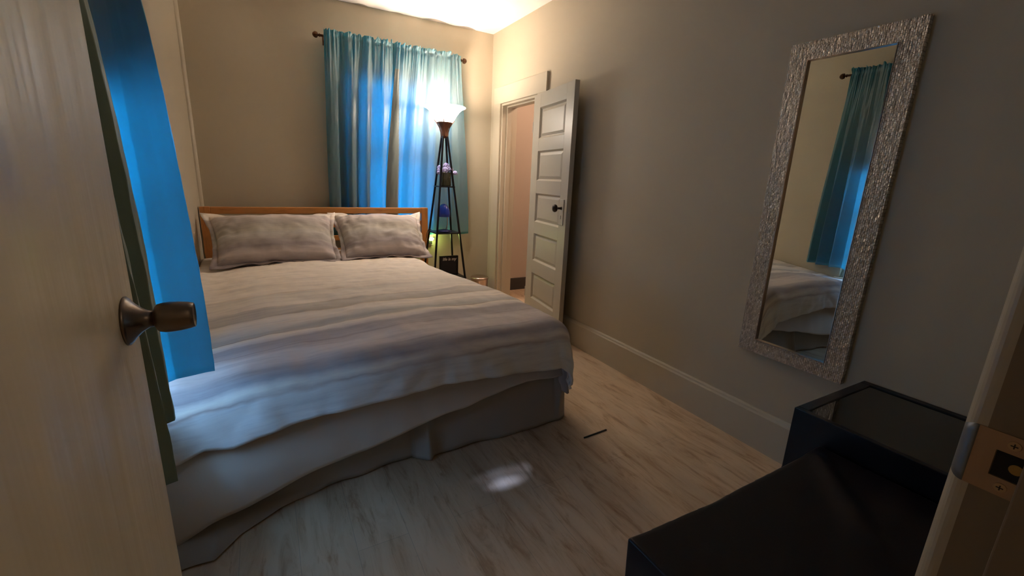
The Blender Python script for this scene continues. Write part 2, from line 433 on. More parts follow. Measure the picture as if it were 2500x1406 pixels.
# ragged paint edge and plaster chips along the ceiling of the back wall
bm = bmesh.new(); N = 120; lo = []; hi = []
for i in range(N+1):
    x = lerp(.55, 1.86, i/N)
    wdt = .004 + .010*max(0, nz(x*6, 3.1)+.12) + .11*max(0, nz(x*5.2, 8.7)-.04) + .004*abs(nz(x*60, 1))
    if x < .75: wdt *= sstep(.55, .75, x)
    if x > 1.7: wdt *= 1-sstep(1.7, 1.86, x)
    lo.append(bm.verts.new((x, YB-.0005, ZC-.0012))); hi.append(bm.verts.new((x, YB-wdt-.0008, ZC-.0012)))
for i in range(N): bm.faces.new((lo[i], lo[i+1], hi[i+1], hi[i]))
r_ = bmesh.ops.extrude_face_region(bm, geom=bm.faces[:]); bmesh.ops.translate(bm, verts=[v for v in r_['geom'] if isinstance(v, bmesh.types.BMVert)], vec=(0, 0, .0012))
tag(obj('trim_2', bm, m_ragged), kind='structure')

# closet casing: head board running over the opening, two side boards, jamb lining with stop
cas = empty('trim_3', (XR, CY1, 0), kind='structure')
th = .022
def cas_part(name, x0, x1, y0, y1, z0, z1, bev=.002):
    bm = bmesh.new(); box(bm, x0, x1, y0, y1, z0, z1); return obj(name, bm, m_trim, cas, bevel=bev)
cas_part('head_casing', XR-th, XR, 2.955, 3.828, CZ, 1.968)
cas_part('side_casing', XR-th, XR, CY1, 3.828, 0, CZ-.0005)
cas_part('side_casing', XR-th, XR, 2.955, CY0, 0, CZ-.0005)
cas_part('jamb_lining', XR-.004, XR+T+.006, CY1-.018, CY1+.0, 0, CZ-.018)
cas_part('jamb_lining', XR-.004, XR+T+.006, CY0, CY0+.018, 0, CZ-.018)
cas_part('jamb_lining', XR-.004, XR+T+.006, CY0, CY1, CZ-.018, CZ-.0005)
cas_part('door_stop_strip', XR+.040, XR+.085, CY1-.030, CY1-.018, 0, CZ-.030)
cas_part('door_stop_strip', XR+.040, XR+.085, CY0+.018, CY0+.030, 0, CZ-.030)
cas_part('door_stop_strip', XR+.040, XR+.085, CY0+.018, CY1-.018, CZ-.030, CZ-.018)
bm = bmesh.new(); box(bm, XR-.0055, XR+.001, CY1-.0185, CY1-.0175, .85, .95); obj('strike_plate', bm, m_trim, cas)

# entry doorway: right jamb with rounded corner, stop, strike plate
jam = empty('trim_4', (DX1, YF, 0), kind='structure')
bm = bmesh.new(); r = .011
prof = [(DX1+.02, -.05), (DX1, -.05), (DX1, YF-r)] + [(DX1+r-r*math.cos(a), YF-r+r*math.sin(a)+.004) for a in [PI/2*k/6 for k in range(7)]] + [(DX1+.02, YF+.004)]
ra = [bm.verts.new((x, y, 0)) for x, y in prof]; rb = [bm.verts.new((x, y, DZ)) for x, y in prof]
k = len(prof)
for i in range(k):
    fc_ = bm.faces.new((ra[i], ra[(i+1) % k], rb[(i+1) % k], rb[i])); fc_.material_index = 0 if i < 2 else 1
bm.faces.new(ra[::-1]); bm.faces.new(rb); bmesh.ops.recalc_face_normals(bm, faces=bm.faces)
m_jamb = mat('shaded_jamb_paint', (.27, .205, .14), .5, 0, .4)  # shade of the jamb side facing away from the lamp, put into the colour
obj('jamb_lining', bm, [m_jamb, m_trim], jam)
def jp(name, x0, x1, y0, y1, z0, z1, m=m_trim, bev=.0015):
    bm = bmesh.new(); box(bm, x0, x1, y0, y1, z0, z1); return obj(name, bm, m, jam, bevel=bev)
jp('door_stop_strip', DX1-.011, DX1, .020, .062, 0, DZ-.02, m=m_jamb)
jp('side_casing', DX1+.035, DX1+.12, YF, YF+.010, 0, DZ+.10, bev=.003)
jp('head_casing', DX0-.0, DX1+.012, YF, YF+.019, DZ-.002, DZ+.10)
jp('jamb_lining', DX0, DX1, -.05, YF, DZ-.02, DZ-.0005)
jp('jamb_lining', DX0-.02, DX0, -.05, YF, 0, DZ)

# ---------------------------------------------------------------- windows, blinds
def make_window(name, axis):
    """window unit set into the wall opening: frame, meeting rail, panes"""
    t = empty(name, (0, 0, 0), kind='structure')
    bm = bmesh.new()
    def B(a0, a1, d0, d1, z0, z1):
        if axis == 'y': box(bm, a0, a1, YB+d0, YB+d1, z0, z1)
        else: box(bm, XL-d1, XL-d0, a0, a1, z0, z1)
    a0, a1, z0, z1 = (WX0, WX1, WZ0, WZ1) if axis == 'y' else (LY0, LY1, LZ0, LZ1)
    zm = (z0+z1)/2
    B(a0, a0+.04, .04, .12, z0, z1); B(a1-.04, a1, .04, .12, z0, z1); B(a0+.04, a1-.04, .04, .12, z0, z0+.05); B(a0+.04, a1-.04, .04, .12, z1-.04, z1)
    B(a0+.04, a1-.04, .07, .12, zm-.02, zm+.025)
    obj('window_frame', bm, m_white, t, bevel=.002)
    for za, zb in ((z0+.05, zm-.02), (zm+.025, z1-.04)):
        bm = bmesh.new(); B(a0+.04, a1-.04, .095, .099, za, zb); obj('pane', bm, m_glass, t)
    bm = bmesh.new(); B(a0-.03, a1+.03, -.03, .04, z0-.022, z0-.001); obj('window_sill', bm, m_white, t, bevel=.003)
    return t
make_window('window_1', 'y'); make_window('window_2', 'x')

def blind(name, axis, label):
    a0, a1, z0, z1 = (WX0+.008, WX1-.008, WZ0+.01, WZ1-.01) if axis == 'y' else (LY0+.008, LY1-.008, LZ0+.145, LZ1-.01)
    def P(a, d, z): return (a, YB+d, z) if axis == 'y' else (XL-d, a, z)
    t = empty(name, P((a0+a1)/2, .02, z0), label, 'window blind', 'slatted window blinds')
    bm = bmesh.new(); n = int((z1-.05-z0)/.024)
    for i in range(n):
        z = z0 + .02 + i*.024
        vs = [bm.verts.new(P(a, d, zz)) for a, d, zz in ((a0, .006, z+.009), (a1, .006, z+.009), (a1, .020, z), (a0, .020, z), (a0, .034, z-.007), (a1, .034, z-.007))]
        bm.faces.new((vs[0], vs[1], vs[2], vs[3])); bm.faces.new((vs[3], vs[2], vs[5], vs[4]))
    o = obj('slats', bm, m_blind, t); solidify(o, .0012)
    bm = bmesh.new()
    c0, c1 = P(a0, .004, z1-.035), P(a1, .038, z1)
    box(bm, min(c0[0], c1[0]), max(c0[0], c1[0]), min(c0[1], c1[1]), max(c0[1], c1[1]), c0[2], c1[2]); obj('headrail', bm, m_white, t)
    bm = bmesh.new(); c0, c1 = P(a0, .010, z0-.006), P(a1, .030, z0+.006)
    box(bm, min(c0[0], c1[0]), max(c0[0], c1[0]), min(c0[1], c1[1]), max(c0[1], c1[1]), c0[2], c1[2]); obj('bottom_rail', bm, m_white, t)
blind('window_blind', 'y', 'white slatted blind behind the back wall curtains above the headboard')
blind('window_blind', 'x', 'white slatted blind behind the bright blue curtain of the left window')

# ---------------------------------------------------------------- curtains
def rod(label, axis, a0, a1, off, z, finial_r=.02):
    def P(a, d=off, zz=z): return (a, YB-d, zz) if axis == 'y' else (XL+d, a, zz)
    t = empty('curtain_rod', P((a0+a1)/2), label, 'curtain rod', 'bronze curtain rods')
    bm = bmesh.new(); tube(bm, [P(a0), P(a1)], .0085, 14); obj('rod', bm, m_bronze, t, smooth=True)
    for a, s in ((a0, -1), (a1, 1)):
        bm = bmesh.new(); d = Vector(P(a+s)) - Vector(P(a))
        lathe(bm, P(a), d, [(.009, 0), (.012, .001), (.012, .006), (.007, .010), (.010, .016), (.021, .022), (.023, .034), (.017, .046), (.009, .052), (.002, .054)], 8)
        obj('finial', bm, m_bronze, t)
        ab = a - s*.035
        bm = bmesh.new(); tube(bm, [P(ab, 0.0, z-.012), P(ab, off-.004, z-.012), P(ab, off+.0, z-.010)], .006, 8)
        c = P(ab, .002, z-.012)
        if axis == 'y': box(bm, ab-.012, ab+.012, YB-.004, YB, z-.045, z+.02)
        else: box(bm, XL, XL+.004, ab-.012, ab+.012, z-.045, z+.02)
        obj('bracket', bm, m_bronze, t)
rod('bronze curtain rod with faceted finials on the back wall above the headboard', 'y', .455, 1.575, .088, 2.155)
rod('bronze curtain rod over the left window, end seen in the tilted mirror', 'x', .80, 2.02, .088, 2.09)

def curtain(label, zt, zb, path_top, path_bot, seed, nfold, depth_sign, P, drop=None, nu=300, nv=96, hem_warp=.006, topamp=.012, group='teal rod pocket curtains', rodz=2.155, lining=None, cmat=None):
    """path_*: tables u -> (along, off the wall); P(a, d, z) -> world"""
    def f(u, v):
        t = 1-(1-v)**1.6                          # 0 at the bottom, 1 at the header top
        def L(tab, k): return interp([(q[0], q[1+k]) for q in tab], u)
        s = sstep(0, 1, t)*.5 + .5*t**2.2
        a = lerp(L(path_bot, 0), L(path_top, 0), s); d = lerp(L(path_bot, 1), L(path_top, 1), s)
        z0 = zb + (interp(drop, u) if drop else 0) + hem_warp*nz(u*6, seed)
        z = lerp(z0, zt, t)
        # gathers crowded on the rod, fading into the large folds below
        g = math.exp(-max(0, rodz-z)/.13)
        rid = 1-2.4*abs(nz(u*nfold*2.4, seed*3.3, z*.8)); rid2 = nz(u*nfold*7, seed, z*1.2)
        a += .008*g*nz(u*nfold*3, seed+7)
        pin = .35 + .65*(1-math.exp(-((z-rodz)/.016)**2))
        d += g*pin*(.022*rid + .018*rid2)
        zr = (z-rodz)/max(.01, zt-rodz)
        if zr > .25:
            d += (.040*nz(u*nfold*4.5, seed+3, z*30) + .022*nz(u*nfold*8, seed+5))*(zr-.25)
            z += .030*nz(u*nfold*3.6, seed+9)*(zr-.25)
        d += .006*nz(u*9+seed, t*3.2, 1.7)*(1-g) + .0022*nz(u*30, t*26, seed)
        if abs(z-rodz) < .03: d = max(d, .1005)
        return P(a, d, z)
    bm = bmesh.new(); grid(bm, nu, nv, f)
    if lining:
        for fc in bm.faces:
            c = fc.calc_center_median()
            if lining(c): fc.material_index = 1
    o = obj('curtain', bm, [cmat or m_curt, m_lining], smooth=True); solidify(o, .0018)
    tag(o, label, 'curtain', group)
    return o
PB = lambda a, d, z: (a, YB-d, z)
PL = lambda a, d, z: (XL+d, a, z)
def folds(a0, a1, base_d, amp, n, seed, skew=.0):
    tab = []; K = 90
    for i in range(K+1):
        u = i/K; ph = 2*PI*n*u + .8*math.sin(u*7+seed) + seed
        tab.append((u, lerp(a0, a1, u) + skew*math.cos(ph)*(a1-a0)/n, base_d + amp*(.75+.25*math.sin(u*11+seed))*math.sin(ph)))
    return tab
CBL = [(0, .450, .055), (.05, .465, .085), (.12, .515, .095), (.165, .540, .085), (.20, .538, .020), (.25, .575, .010), (.29, .600, .020), (.32, .592, .075), (.38, .620, .115), (.43, .655, .095), (.47, .672, .045), (.52, .700, .060), (.57, .735, .112), (.62, .760, .100), (.66, .765, .045), (.72, .820, .070), (.80, .865, .105), (.88, .925, .080), (1, .985, .055)]
CTL = [(0, .475, .112), (.08, .510, .132), (.16, .560, .118), (.22, .590, .106), (.28, .620, .112), (.36, .668, .138), (.44, .715, .116), (.50, .745, .110), (.57, .785, .136), (.64, .825, .114), (.72, .870, .112), (.80, .915, .136), (.88, .950, .116), (1, 1.022, .112)]
CBR = [(0, .885, .105), (.06, .925, .120), (.13, .985, .118), (.17, 1.005, .070), (.22, 1.03, .045), (.28, 1.075, .100), (.34, 1.12, .112), (.40, 1.145, .060), (.46, 1.20, .050), (.52, 1.25, .105), (.58, 1.30, .090), (.64, 1.335, .050), (.70, 1.40, .085), (.77, 1.46, .108), (.83, 1.51, .060), (.90, 1.58, .090), (1, 1.685, .060)]
CTR = [(0, 1.012, .118), (.08, 1.05, .136), (.16, 1.10, .112), (.24, 1.145, .112), (.31, 1.19, .138), (.38, 1.225, .112), (.46, 1.27, .112), (.53, 1.315, .138), (.62, 1.36, .112), (.70, 1.405, .118), (.78, 1.45, .136), (.88, 1.50, .112), (1, 1.56, .115)]
def smooth_tab(tab, K=150):
    out = []
    for i in range(K+1):
        u = i/K; acc = [0, 0]; wt = 0
        for k in range(-6, 7):
            uu = max(0, min(1, u+k*.0045)); g_ = math.exp(-(k/3)**2); wt += g_
            acc[0] += g_*interp([(q[0], q[1]) for q in tab], uu); acc[1] += g_*interp([(q[0], q[2]) for q in tab], uu)
        out.append((u, acc[0]/wt, acc[1]/wt))
    return out
# back wall, left panel and right panel (its free edge is pulled to the left low down)
curtain('teal curtain panel on the back wall nearer the left end of the rod', 2.195, .66, smooth_tab(CTL), smooth_tab(CBL), 1.0, 8, 1, PB)
curtain('teal curtain panel behind the torchiere lamp on the back wall', 2.19, .655, smooth_tab(CTR), smooth_tab(CBR), 2.0, 8, 1, PB, lining=lambda c: c.x < 1.005 + .02*(c.z-1.0) and c.z < 2.0)
# left window: far panel with a fold billowing over the bed, near panel hanging almost at the open door
LB = [(0, 2.055, .045), (.05, 2.02, .10), (.10, 1.97, .045), (.17, 1.94, .13), (.24, 1.87, .05), (.31, 1.84, .12), (.38, 1.77, .06), (.45, 1.72, .11), (.52, 1.66, .09), (.62, 1.60, .17), (.70, 1.565, .235), (.715, 1.555, .238), (.80, 1.545, .185), (.88, 1.542, .135), (.94, 1.50, .09), (1, 1.44, .07)]
LT = [(0, 1.97, .112), (.10, 1.93, .118), (.17, 1.90, .108), (.24, 1.86, .122), (.31, 1.82, .108), (.38, 1.77, .122), (.45, 1.72, .108), (.55, 1.67, .12), (.65, 1.62, .12), (.70, 1.60, .135), (.80, 1.55, .12), (.9, 1.50, .11), (1, 1.46, .11)]
curtain('teal curtain panel glowing bright blue beside the open entry door', 2.125, .553, LT, LB, 3.0, 9, 1, PL, nu=330, rodz=2.09, drop=[(0, .022), (.4, .014), (.6, 0), (1, 0)])
NB = [(0, 1.30, .06), (.15, 1.28, .13), (.28, 1.25, .175), (.36, 1.22, .178), (.45, 1.17, .11), (.6, 1.07, .13), (.75, .98, .214), (.8, .96, .218), (.88, .93, .14), (1, .88, .08)]
NT = [(0, 1.34, .09), (.15, 1.31, .11), (.3, 1.27, .11), (.45, 1.17, .12), (.6, 1.07, .11), (.75, .98, .125), (.88, .93, .11), (1, .88, .11)]
curtain('dull green curtain panel seen as a narrow strip along the open door edge', 2.125, .575, NT, NB, 4.0, 9, 1, PL, rodz=2.09, cmat=m_curt2)

# ---------------------------------------------------------------- bed
bed = empty('bed', (.40, 2.7, 0), 'wooden bed with an amber pine slatted headboard against the back wall', 'bed')
HY0, HY1 = 3.735, 3.79
def bpart(name, x0, x1, y0, y1, z0, z1, m=m_pineh, bev=.004):
    bm = bmesh.new(); box(bm, x0, x1, y0, y1, z0, z1); return obj(name, bm, m, bed, bevel=bev)
HX0, HX1 = -.412, 1.240
bpart('headboard_post', HX0, HX0+.062, HY0, HY1, 0, .905, m_pinev)
bpart('headboard_post', HX1-.058, HX1, HY0, HY1, 0, .905, m_pinev)
bpart('headboard_rail', HX0+.062, HX1-.058, HY0+.004, HY1-.004, .855, .903)
bpart('headboard_post', .385, .445, HY0+.008, HY1-.008, .30, .855, m_pinev)
for z0, z1 in ((.745, .795), (.638, .680), (.530, .575)):
    bpart('headboard_slat', HX0+.062, .385, HY0+.012, HY1-.014, z0, z1)
    bpart('headboard_slat', .445, HX1-.058, HY0+.012, HY1-.014, z0, z1)
bpart('side_rail', XL+.03, XL+.06, 1.66, HY0, .17, .29); bpart('side_rail', 1.16, 1.19, 1.66, HY0, .17, .29); bpart('foot_rail', XL+.03, 1.19, 1.66, 1.69, .17, .29)
for x, y in ((XL+.04, 1.70), (1.13, 1.70)): bpart('leg', x, x+.045, y, y+.045, 0, .17, m_pinev)
bm = bmesh.new(); box(bm, XL+.03, 1.17, 1.675, 3.735, .295, .450); obj('mattress', bm, m_sheet, bed, bevel=.03)

ZT = .565
XC0, XC1 = -.385, 1.075        # flat part of the duvet across
YC = 1.535                     # start of the foot rounding
def prof(d, r=.10, slope=.26):
    if d <= 0: return d, 0.0
    q = PI/2*r
    if d < q: return r*math.sin(d/r), r*(1-math.cos(d/r))
    e = d-q; return r + e*slope, r + e*math.sqrt(1-slope*slope)
hem158 = [(-.323, .223), (-.248, .253), (-.167, .240), (-.069, .262), (.111, .292), (.334, .298), (.613, .314), (.90, .305), (1.134, .284), (1.3, .27)]
def xcf(y): return XC1 - .15*sstep(1.9, 3.0, y)
def ycf(x): return YC + .10*sstep(.5, -.35, x)
def sagf(x, y): return .085*sstep(.55, -.35, x)*sstep(2.7, 1.6, y) + .025*sstep(.0, -.38, x)
def hemz(x):
    yh = ycf(x)-.13
    return H - (H-interp(hem158, x*1.58/yh))*yh/1.58
def cloth(u, v, over_u, over_v, top, r, slope, lift=0.0, amp=1.0):
    """u, v in cloth metres past (XC0, head); returns world position"""
    x, y = u, v
    YC_ = ycf(x)
    XQ = xcf(y); du = max(0.0, x - XQ); dv = max(0.0, YC_ - y)
    sag = sagf(x, y)
    if du <= 0 and dv <= 0:
        px, py, pz = x, y, top
    else:
        d = math.hypot(du, dv); c, s = (du/d, dv/d)
        if d > .33: d = .33 + .35*(d-.33) if min(c, s) > 0 else d
        o, dr = prof(d, r, slope)
        px = min(x, XQ) + o*c; py = max(y, YC_) - o*s; pz = top - dr
    return px, py, pz - sag
bm = bmesh.new()
NU, NV = 170, 200
UX1 = XC1 + .235 + .21
UVD = {}
def duvet_f(a, b):
    x = lerp(XL+.012, UX1, a)
    hz = hemz(min(x, 1.2)); YQ = ycf(x)
    q = PI/2*.085
    over = q + (ZT-.085-hz - sagf(x, 1.4))/math.sqrt(1-.16**2)
    over *= 1.0 - .10*sstep(1.25, UX1, x)
    y = lerp(3.66, YQ-over, b)
    px, py, pz = cloth(x, y, 0, 0, ZT, .085, .16)
    dv = max(0, YQ-y); du = max(0, x-xcf(y))
    top = 1 - sstep(0.0, .12, max(dv, du))
    # quilt puffs and creases
    h = .012*nz(px*2.1, py*2.4, 3) + .007*nz(px*6, py*9, 5) + .003*nz(px*17, py*14, 8)
    h += .006*abs(nz(px*3.3+py*1.1, py*3.1, 12))
    side = 1-top
    h2 = .020*nz(x*3.2, 4.2) + .012*nz(x*7.5+.8*y, 2.2+y*1.5) + .006*nz(x*19+3*y, y*8)
    # drawn creases running down the foot
    h2 += .022*max(0, nz(x*7+y*9, y*3.0, 6)) + .016*(abs(nz(x*5.5-y*7, y*2+1, 9))-.2)
    d = math.hypot(du, dv)
    if d > 0:
        c, s = du/d, dv/d; am = sstep(.03, .28, d)
        px += c*h2*am*1.1; py -= s*h2*am*1.1
    pz += h*top + h*.4*side
    # soft sag near the head edge on the right
    if px < XL+.012: px = XL+.012
    UVD[len(UVD)] = (x, y-(YQ-YC)*sstep(2.5, YQ, y))
    return (px, py, pz)
g = grid(bm, NU, NV, duvet_f)
bm.verts.index_update()
uvl = bm.loops.layers.uv.new('cloth')
for f in bm.faces:
    for lp_ in f.loops:
        lp_[uvl].uv = UVD[lp_.vert.index] if lp_.vert.index in UVD else (0, 0)
duvet = obj('duvet', bm, m_duvet, smooth=True); solidify(duvet, .012, -1)
tag(duvet, 'cream duvet with grey and mauve watercolour stripes spread over the bed', 'duvet')

# second cover hanging below the duvet at the foot
sh_hem = [(-.40, .012), (-.34, .02), (-.244, .064), (.007, .107), (.26, .136), (.59, .207), (.99, .272), (1.12, .265), (1.19, .262), (1.26, .25), (1.34, .25)]
def sheet_f(a, b):
    # a runs along foot edge then round the right corner and up the right side
    s = lerp(XL+.02, 1.24+.9, a)
    fx = 1.17
    if s < fx: bx, by, nx_, ny_ = s, 1.60, 0, -1
    else:
        e = s-fx; r = .10; q = r*PI/2
        if e < q: an = e/r; bx, by, nx_, ny_ = fx+r*math.sin(an)-.0, 1.60+r*(1-math.cos(an)), math.sin(an), -math.cos(an)
        else: bx, by, nx_, ny_ = fx+r, 1.70+(e-q), 1, 0
    hz = interp(sh_hem, min(s, 1.3)) + .006*nz(s*8, 3)
    ztop = .46
    z = lerp(hz, ztop, b); k = (ztop-z)
    out = .045*sstep(0, .30, k) + .010*nz(s*4, 7+z*2) + .006*nz(s*11, 2) + .085*sstep(.20, -.25, s)*sstep(.05, .38, k)
    out -= .03*b
    return (bx+nx_*out, by+ny_*out, z)
bm = bmesh.new(); grid(bm, 220, 26, sheet_f)
sheet = obj('bed_sheet', bm, m_sheet, smooth=True); solidify(sheet, .003)
tag(sheet, 'plain cream sheet hanging below the striped duvet at the foot of the bed', 'bed sheet')

# bed skirt: two panels meeting in a slit
sk = empty('bed_skirt', (.45, 1.64, 0), 'greyish cream bed skirt reaching the floor under the hanging sheet', 'bed skirt')
flY = [(-.40, 1.375), (-.31, 1.381), (-.23, 1.367), (-.164, 1.449), (-.047, 1.522), (.114, 1.578), (.268, 1.588), (.40, 1.612), (.458, 1.622), (.475, 1.60), (.524, 1.552), (.545, 1.585), (.60, 1.590), (.675, 1.585), (.898, 1.580), (1.10, 1.578), (1.20, 1.585)]
def skirt_panel(x0, x1, corner, n):
    def f(a, b):
        s = lerp(x0, x1, a)
        fx = 1.19
        if s < fx or not corner:
            bx, by, nx_, ny_ = s, interp(flY, s), 0, -1
        else:
            e = s-fx; r = .10; q = r*PI/2; y0 = 1.583
            if e < q: an = e/r; bx, by, nx_, ny_ = fx+r*math.sin(an), y0+r*(1-math.cos(an)), math.sin(an), -math.cos(an)
            else: bx, by, nx_, ny_ = fx+r, y0+r+(e-q), 1, 0
        z0 = .004 + .012*max(0, nz(s*5, 11)+.2) + .02*sstep(.50, .75, s)*sstep(1.0, .8, s)*0
        z = lerp(z0, .40, b)
        k = 1-b
        yy = by
        if ny_ == -1: yy = lerp(by, 1.66, b**lerp(1.1, .30, sstep(.25, -.15, s)))
        wv = .012*k*nz(s*9, 4.4, b*2) + .016*k*math.sin(s*14+1)*sstep(.0, -.3, s)
        xx = bx + nx_*wv - (nx_*.05*b)
        if ny_ > -1 and corner and s > fx: yy = by
        return (xx, yy + ny_*wv if ny_ < 0 else yy, z)
    bm = bmesh.new(); grid(bm, n, 24, f); o = obj('skirt_panel', bm, m_skirt, sk, smooth=True); solidify(o, .003)
skirt_panel(XL+.02, .472, False, 120)
skirt_panel(.462, 2.6, True, 200)

# ---------------------------------------------------------------- pillows
def pillow(loc, rx, rz, w_, h_, t_, seed, label, ear=0.0):
    bm = bmesh.new(); n = 48
    def prof2(u, v):
        a = max(0, 1-abs(u)**2.6); b = max(0, 1-abs(v)**2.6)
        return (a**.55)*(b**.55)
    def f(side):
        def g(a, b):
            u, v = 2*a-1, 2*b-1
            pin = 1 - .055*(1-abs(v)**2)*abs(u)**3*0 
            # sides curve in between the corners
            x = u*w_/2*(1 - .055*(1-v*v)*abs(u)**4)*(1+.05*v); z = v*h_/2*(1 - .21*(1-u*u)*abs(v)**4*(1 if v > 0 else .3))
            y = -side*t_/2*prof2(u, v)
            y += -side*(.012*nz(u*2.6+seed, v*2.6) + .007*(1-2*abs(nz(u*4+seed, v*3.3, 5))))*(1-max(abs(u), abs(v))**4)
            edge = max(abs(u), abs(v))
            wr = .016*nz(u*5*abs(u)+seed, v*9, seed)*sstep(.45, .9, abs(u))*(1-sstep(.93, 1, abs(u)))
            y += -side*wr*.8
            z += .010*nz(u*2.5, v*2+seed*3)*abs(v)
            return (x, y, z)
        return g
    grid(bm, n, n, f(1)); grid(bm, n, n, f(-1))
    bmesh.ops.remove_doubles(bm, verts=bm.verts, dist=.0008)
    bmesh.ops.recalc_face_normals(bm, faces=bm.faces)
    o = obj('pillow', bm, m_sham, smooth=True)
    # flange: a thin border ring of cloth
    bm = bmesh.new(); K = 200; ri = []; ro = []; rm = []
    for i in range(K):
        a = 2*PI*i/K; cx_, cz_ = math.cos(a), math.sin(a)
        m_ = max(abs(cx_), abs(cz_)); u, v = cx_/m_, cz_/m_
        x = u*w_/2*(1 - .055*(1-v*v)*abs(u)**4)*(1+.05*v); z = v*h_/2*(1 - .21*(1-u*u)*abs(v)**4*(1 if v > 0 else .3))
        z += .010*nz(u*2.5, v*2+seed*3)*abs(v)
        cor = min(abs(u), abs(v))**4
        fl = .022 + .030*cor + (ear*cor if (u < 0 and v > 0) else 0)
        wy = .010*math.sin(a*17+seed)*(1-.5*cor) + .012*nz(u*5, v*5, seed)
        sx, sz = (u if abs(u) >= abs(v) else u*cor), (v if abs(v) >= abs(u) else v*cor)
        L = math.hypot(sx, sz); sx /= L; sz /= L
        if v < -.9: wy -= .012
        ri.append(bm.verts.new((x-.006*sx, 0, z-.006*sz))); rm.append(bm.verts.new((x+sx*fl*.5, wy*.5, z+sz*fl*.5))); ro.append(bm.verts.new((x+sx*fl, wy, z+sz*fl)))
    for A, B_ in ((ri, rm), (rm, ro)):
        for i in range(K): bm.faces.new((A[i], A[(i+1) % K], B_[(i+1) % K], B_[i]))
    fl = obj('flange', bm, m_sham, smooth=True); solidify(fl, .004); fl.parent = o
    o.location = loc; o.rotation_euler = (rx, 0, rz)
    return tag(o, label, 'pillow', 'pillows leaning on the headboard')
TILT = math.radians(-56)
pillow((.045, 3.39, .718), TILT, math.radians(2), .74, .485, .19, 1.3, 'left pillow in a striped grey and cream sham with flared corners', .012)
pillow((.762, 3.405, .718), TILT, math.radians(-2), .615, .485, .19, 4.7, 'right pillow in a striped mauve grey sham near the lamp', .008)

# ---------------------------------------------------------------- floor lamp
def half(z): return .020 + (1.48-z)*.105
lamp = empty('floor_lamp', (LX, LY, 0), 'lit torchiere floor lamp with four black legs, shelves and a white glass bowl', 'floor lamp')
for sx, sy in ((-1, -1), (1, -1), (-1, 1), (1, 1)):
    bm = bmesh.new(); h0, h1 = half(0), half(1.50)
    a, b = Vector((LX+sx*h0, LY+sy*h0, 0)), Vector((LX+sx*h1, LY+sy*h1, 1.50))
    d = b-a; obox(bm, (a+b)/2, (1, 0, 0), (0, 1, 0), d, .015, .015, d.length)
    obj('leg', bm, m_black, lamp, bevel=.002)
for z, name in ((1.10, 'shelf'), (.715, 'shelf'), (.33, 'shelf')):
    h = half(z); bm = bmesh.new(); box(bm, LX-h-.010, LX+h+.010, LY-h-.010, LY+h+.010, z-.010, z)
    obj(name, bm, m_black, lamp, bevel=.002)
bm = bmesh.new(); lathe(bm, (LX, LY, 1.485), (0, 0, 1), [(.028, 0), (.030, .02), (.028, .045), (.034, .075), (.052, .108), (.064, .122), (.060, .124), (.0, .112)], 32)
obj('bowl_fitter', bm, m_neck, lamp, smooth=True)
for k in range(4):
    a = PI/4 + k*PI/2 + .35; bm = bmesh.new(); c, s = math.cos(a), math.sin(a)
    tube(bm, [(LX+c*r_, LY+s*r_, z) for r_, z in ((.0275, 1.487), (.031, 1.53), (.042, 1.568), (.062, 1.600), (.082, 1.624))], .004, 8)
    obj('bowl_prong', bm, m_neck, lamp, smooth=True)
bm = bmesh.new()
outer = [(.030, 1.597), (.060, 1.603), (.078, 1.625), (.098, 1.66), (.120, 1.69), (.145, 1.711), (.170, 1.722), (.171, 1.727)]
inner = [(r_-.004, z+.002) for r_, z in outer[::-1]]
inner = [(.166, 1.727), (.142, 1.715), (.116, 1.694), (.094, 1.664), (.073, 1.629), (.056, 1.608), (.0, 1.604)]
lathe(bm, (LX, LY, 0), (0, 0, 1), [(0, 1.597)] + outer + inner, 48, cap=False)
bowl = obj('glass_bowl', bm, m_bowl, lamp, smooth=True)
bm = bmesh.new(); lathe(bm, (LX, LY, 1.61), (0, 0, 1), [(.012, 0), (.013, .02), (.024, .04), (.028, .055), (.022, .072), (.0, .082)], 20)
obj('bulb', bm, m_bulb, lamp, smooth=True)
bm = bmesh.new()
tube(bm, [(LX-half(.70), LY+.04, .725), (LX-.02-half(.7), LY+.05, .735), (1.20, 3.64, .70), (1.21, 3.70, .62)], .003, 6)
obj('cord', bm, m_plastic_dark, lamp, smooth=True)

# vase of flowers on the upper shelf
vs_ = empty('flower_vase', (LX+.005, LY, 1.10), 'small mossy glass vase of lavender flowers on the top shelf of the lamp', 'vase')
bm = bmesh.new(); cx, cy = LX+.010, LY
for s in (1,):
    box(bm, cx-.037, cx+.037, cy-.037, cy+.037, 1.1005, 1.212)
obj('moss_filling', bm, m_moss, vs_, bevel=.006)
bm = bmesh.new(); lathe(bm, (cx, cy, 1.1003), (0, 0, 1), [(.0, 0), (.054, .0), (.055, .004), (.055, .118), (.053, .118), (.0529, .006), (0, .006)], 28, cap=False)
obj('glass', bm, m_glass, vs_, smooth=True)
random.seed(3)
heads = [(cx, cy-.02, 1.255, .034), (cx-.055, cy-.01, 1.222, .026), (cx-.066, cy-.02, 1.205, .02), (cx+.03, cy-.03, 1.232, .028), (cx-.02, cy-.045, 1.228, .028), (cx+.078, cy-.02, 1.208, .022), (cx-.045, cy+.02, 1.248, .022), (cx+.01, cy+.02, 1.272, .02)]
